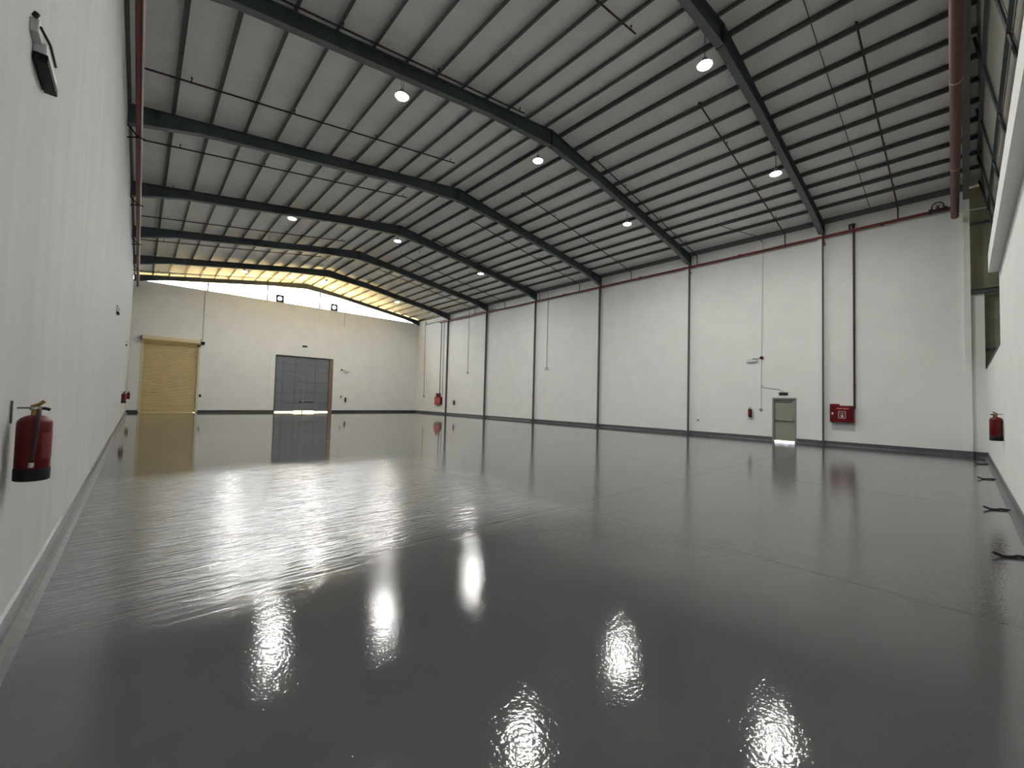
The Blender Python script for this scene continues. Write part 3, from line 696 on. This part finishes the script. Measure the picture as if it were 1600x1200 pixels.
for x in (cols[1], cols[2], cols[4]): MB().box(x-.02, x+.02, yd+.01, yd+.06, .13, zt_-.06).build('stile', mat('slate_door_rail', (.13, .14, .16), .45) if x == cols[1] else bpy.data.materials['slate_door_rail'], t)
for z in rows[1:-1]: MB().box(cols[0], cols[-1], yd+.01, yd+.06, z-.028, z+.028).build('rail', bpy.data.materials['slate_door_rail'], t)
MB().box(mid-.02, mid+.02, yd+.005, yd+.06, .1, zt_-.06).build('meeting_stile', DOORF, t)
MB().tube([(mid+.03, yd-.03, .95), (mid+.03, yd-.03, 2.7)], .025, 8).build('espagnolette_bar', CHROME, t, True)
MB().box(mid-.03, mid+.1, yd-.05, yd, .86, 1.05).build('lock', CHROME, t)
MB().tube([(mid+.1, yd-.03, .93), (mid+.9, yd-.03, .93)], .028, 8).build('latch_bar', BLACK, t, True)
MB().tube([(mid-.3, yd-.03, .93), (mid-.03, yd-.03, .93)], .028, 8).build('latch_bar', BLACK, t, True)
MB().box(mid-.04, mid+.06, yd, yd+.06, 0, .12).build('drop_bolt', STEEL_B, t)
t = thing('exit_sign', 'small black sign above the double door on the back wall', 'sign', (11.03, YB-.03, 5.97))
MB().box(10.82, 11.24, YB-.05, YB, 5.9, 6.04).build('body', GREENB, t, bevel=.006)
MB().box(10.8, 11.26, YB-.01, YB-.001, 5.88, 6.06).build('back_plate', WHITEP, t)
emergency_light(14.85, YB, 3.93, (0, -1, 0), (-1, 0, 0), 'grey emergency light on the back wall right of the double door')
t = thing('alarm_bell', 'small dark bell on the back wall beside the far emergency light', 'alarm', (14.4, YB-.05, 4.05))
MB().lathe([(.08, YB-.03), (.085, YB-.05), (.07, YB-.09), (.01, YB-.1)], (14.38, 0, 4.06), 18, 'y').build('gong', DARKRED, t, True)
MB().lathe([(.05, YB-.001), (.05, YB-.031)], (14.38, 0, 4.06), 14, 'y').build('base', DARKRED, t, True)
tag(MB().box(14.36, 14.49, YB-.05, YB, 1.4, 1.56).build('call_point', DARKRED, bevel=.01), 'small dark call point beside the back wall extinguisher', 'switch')

# ------------------------------------------------------------------ left wall fixtures
def wall_lamp(y, z, label):
    t = thing('emergency_light', label, 'light fixture', (XL, y, z), 'wall emergency lights')
    x = XL
    MB().box(x, x+.06, y-.20, y+.22, z-.02, z+.06).build('housing', WHITEP, t, bevel=.012)
    MB().box(x+.005, x+.07, y-.22, y+.2, z-.07, z-.02).build('diffuser', BLACK, t, bevel=.01)
    MB().box(x, x+.04, y-.33, y-.20, z+.04, z+.12).build('junction_box', WHITEP, t, bevel=.006)
    MB().tube([(x+.02, y-.34, z+.12), (x+.03, y-.34, z+.145)], .015, 8).build('gland', BLACK, t)
    MB().tube([(x+.045, y-.32, z+.08), (x+.07, y-.18, z+.07), (x+.07, y+.05, z+.065)], .008, 6).build('cable', BLACK, t)
    return t
wall_lamp(4.10, 3.78, 'white and black emergency light high on the left wall above the big extinguisher')
wall_lamp(17.1, 3.98, 'tiny emergency light midway along the left wall')
wall_lamp(28.9, 3.97, 'tiny emergency light far along the left wall')

# ------------------------------------------------------------------ bits of tie wire on the floor by the front wall
for x, l in ((19.6, 'farthest bent dark wire stub on the floor along the front wall'), (15.4, 'second bent dark wire stub on the floor by the front wall'),
             (10.8, 'largest bent dark wire stub on the floor by the front wall'), (7.45, 'dark wire stub on the floor cut by the right edge')):
    y = -.40
    pts = [(x+.1, y-.1, .01), (x+.05, y+.01, .02), (x, y+.04, .012), (x-.08, y+.12, .014), (x-.12, y+.2, .05)]
    tag(MB().tube(pts, .016, 6).build('wire_stub', ROPE, None, True), l, 'wire', 'wire stubs')
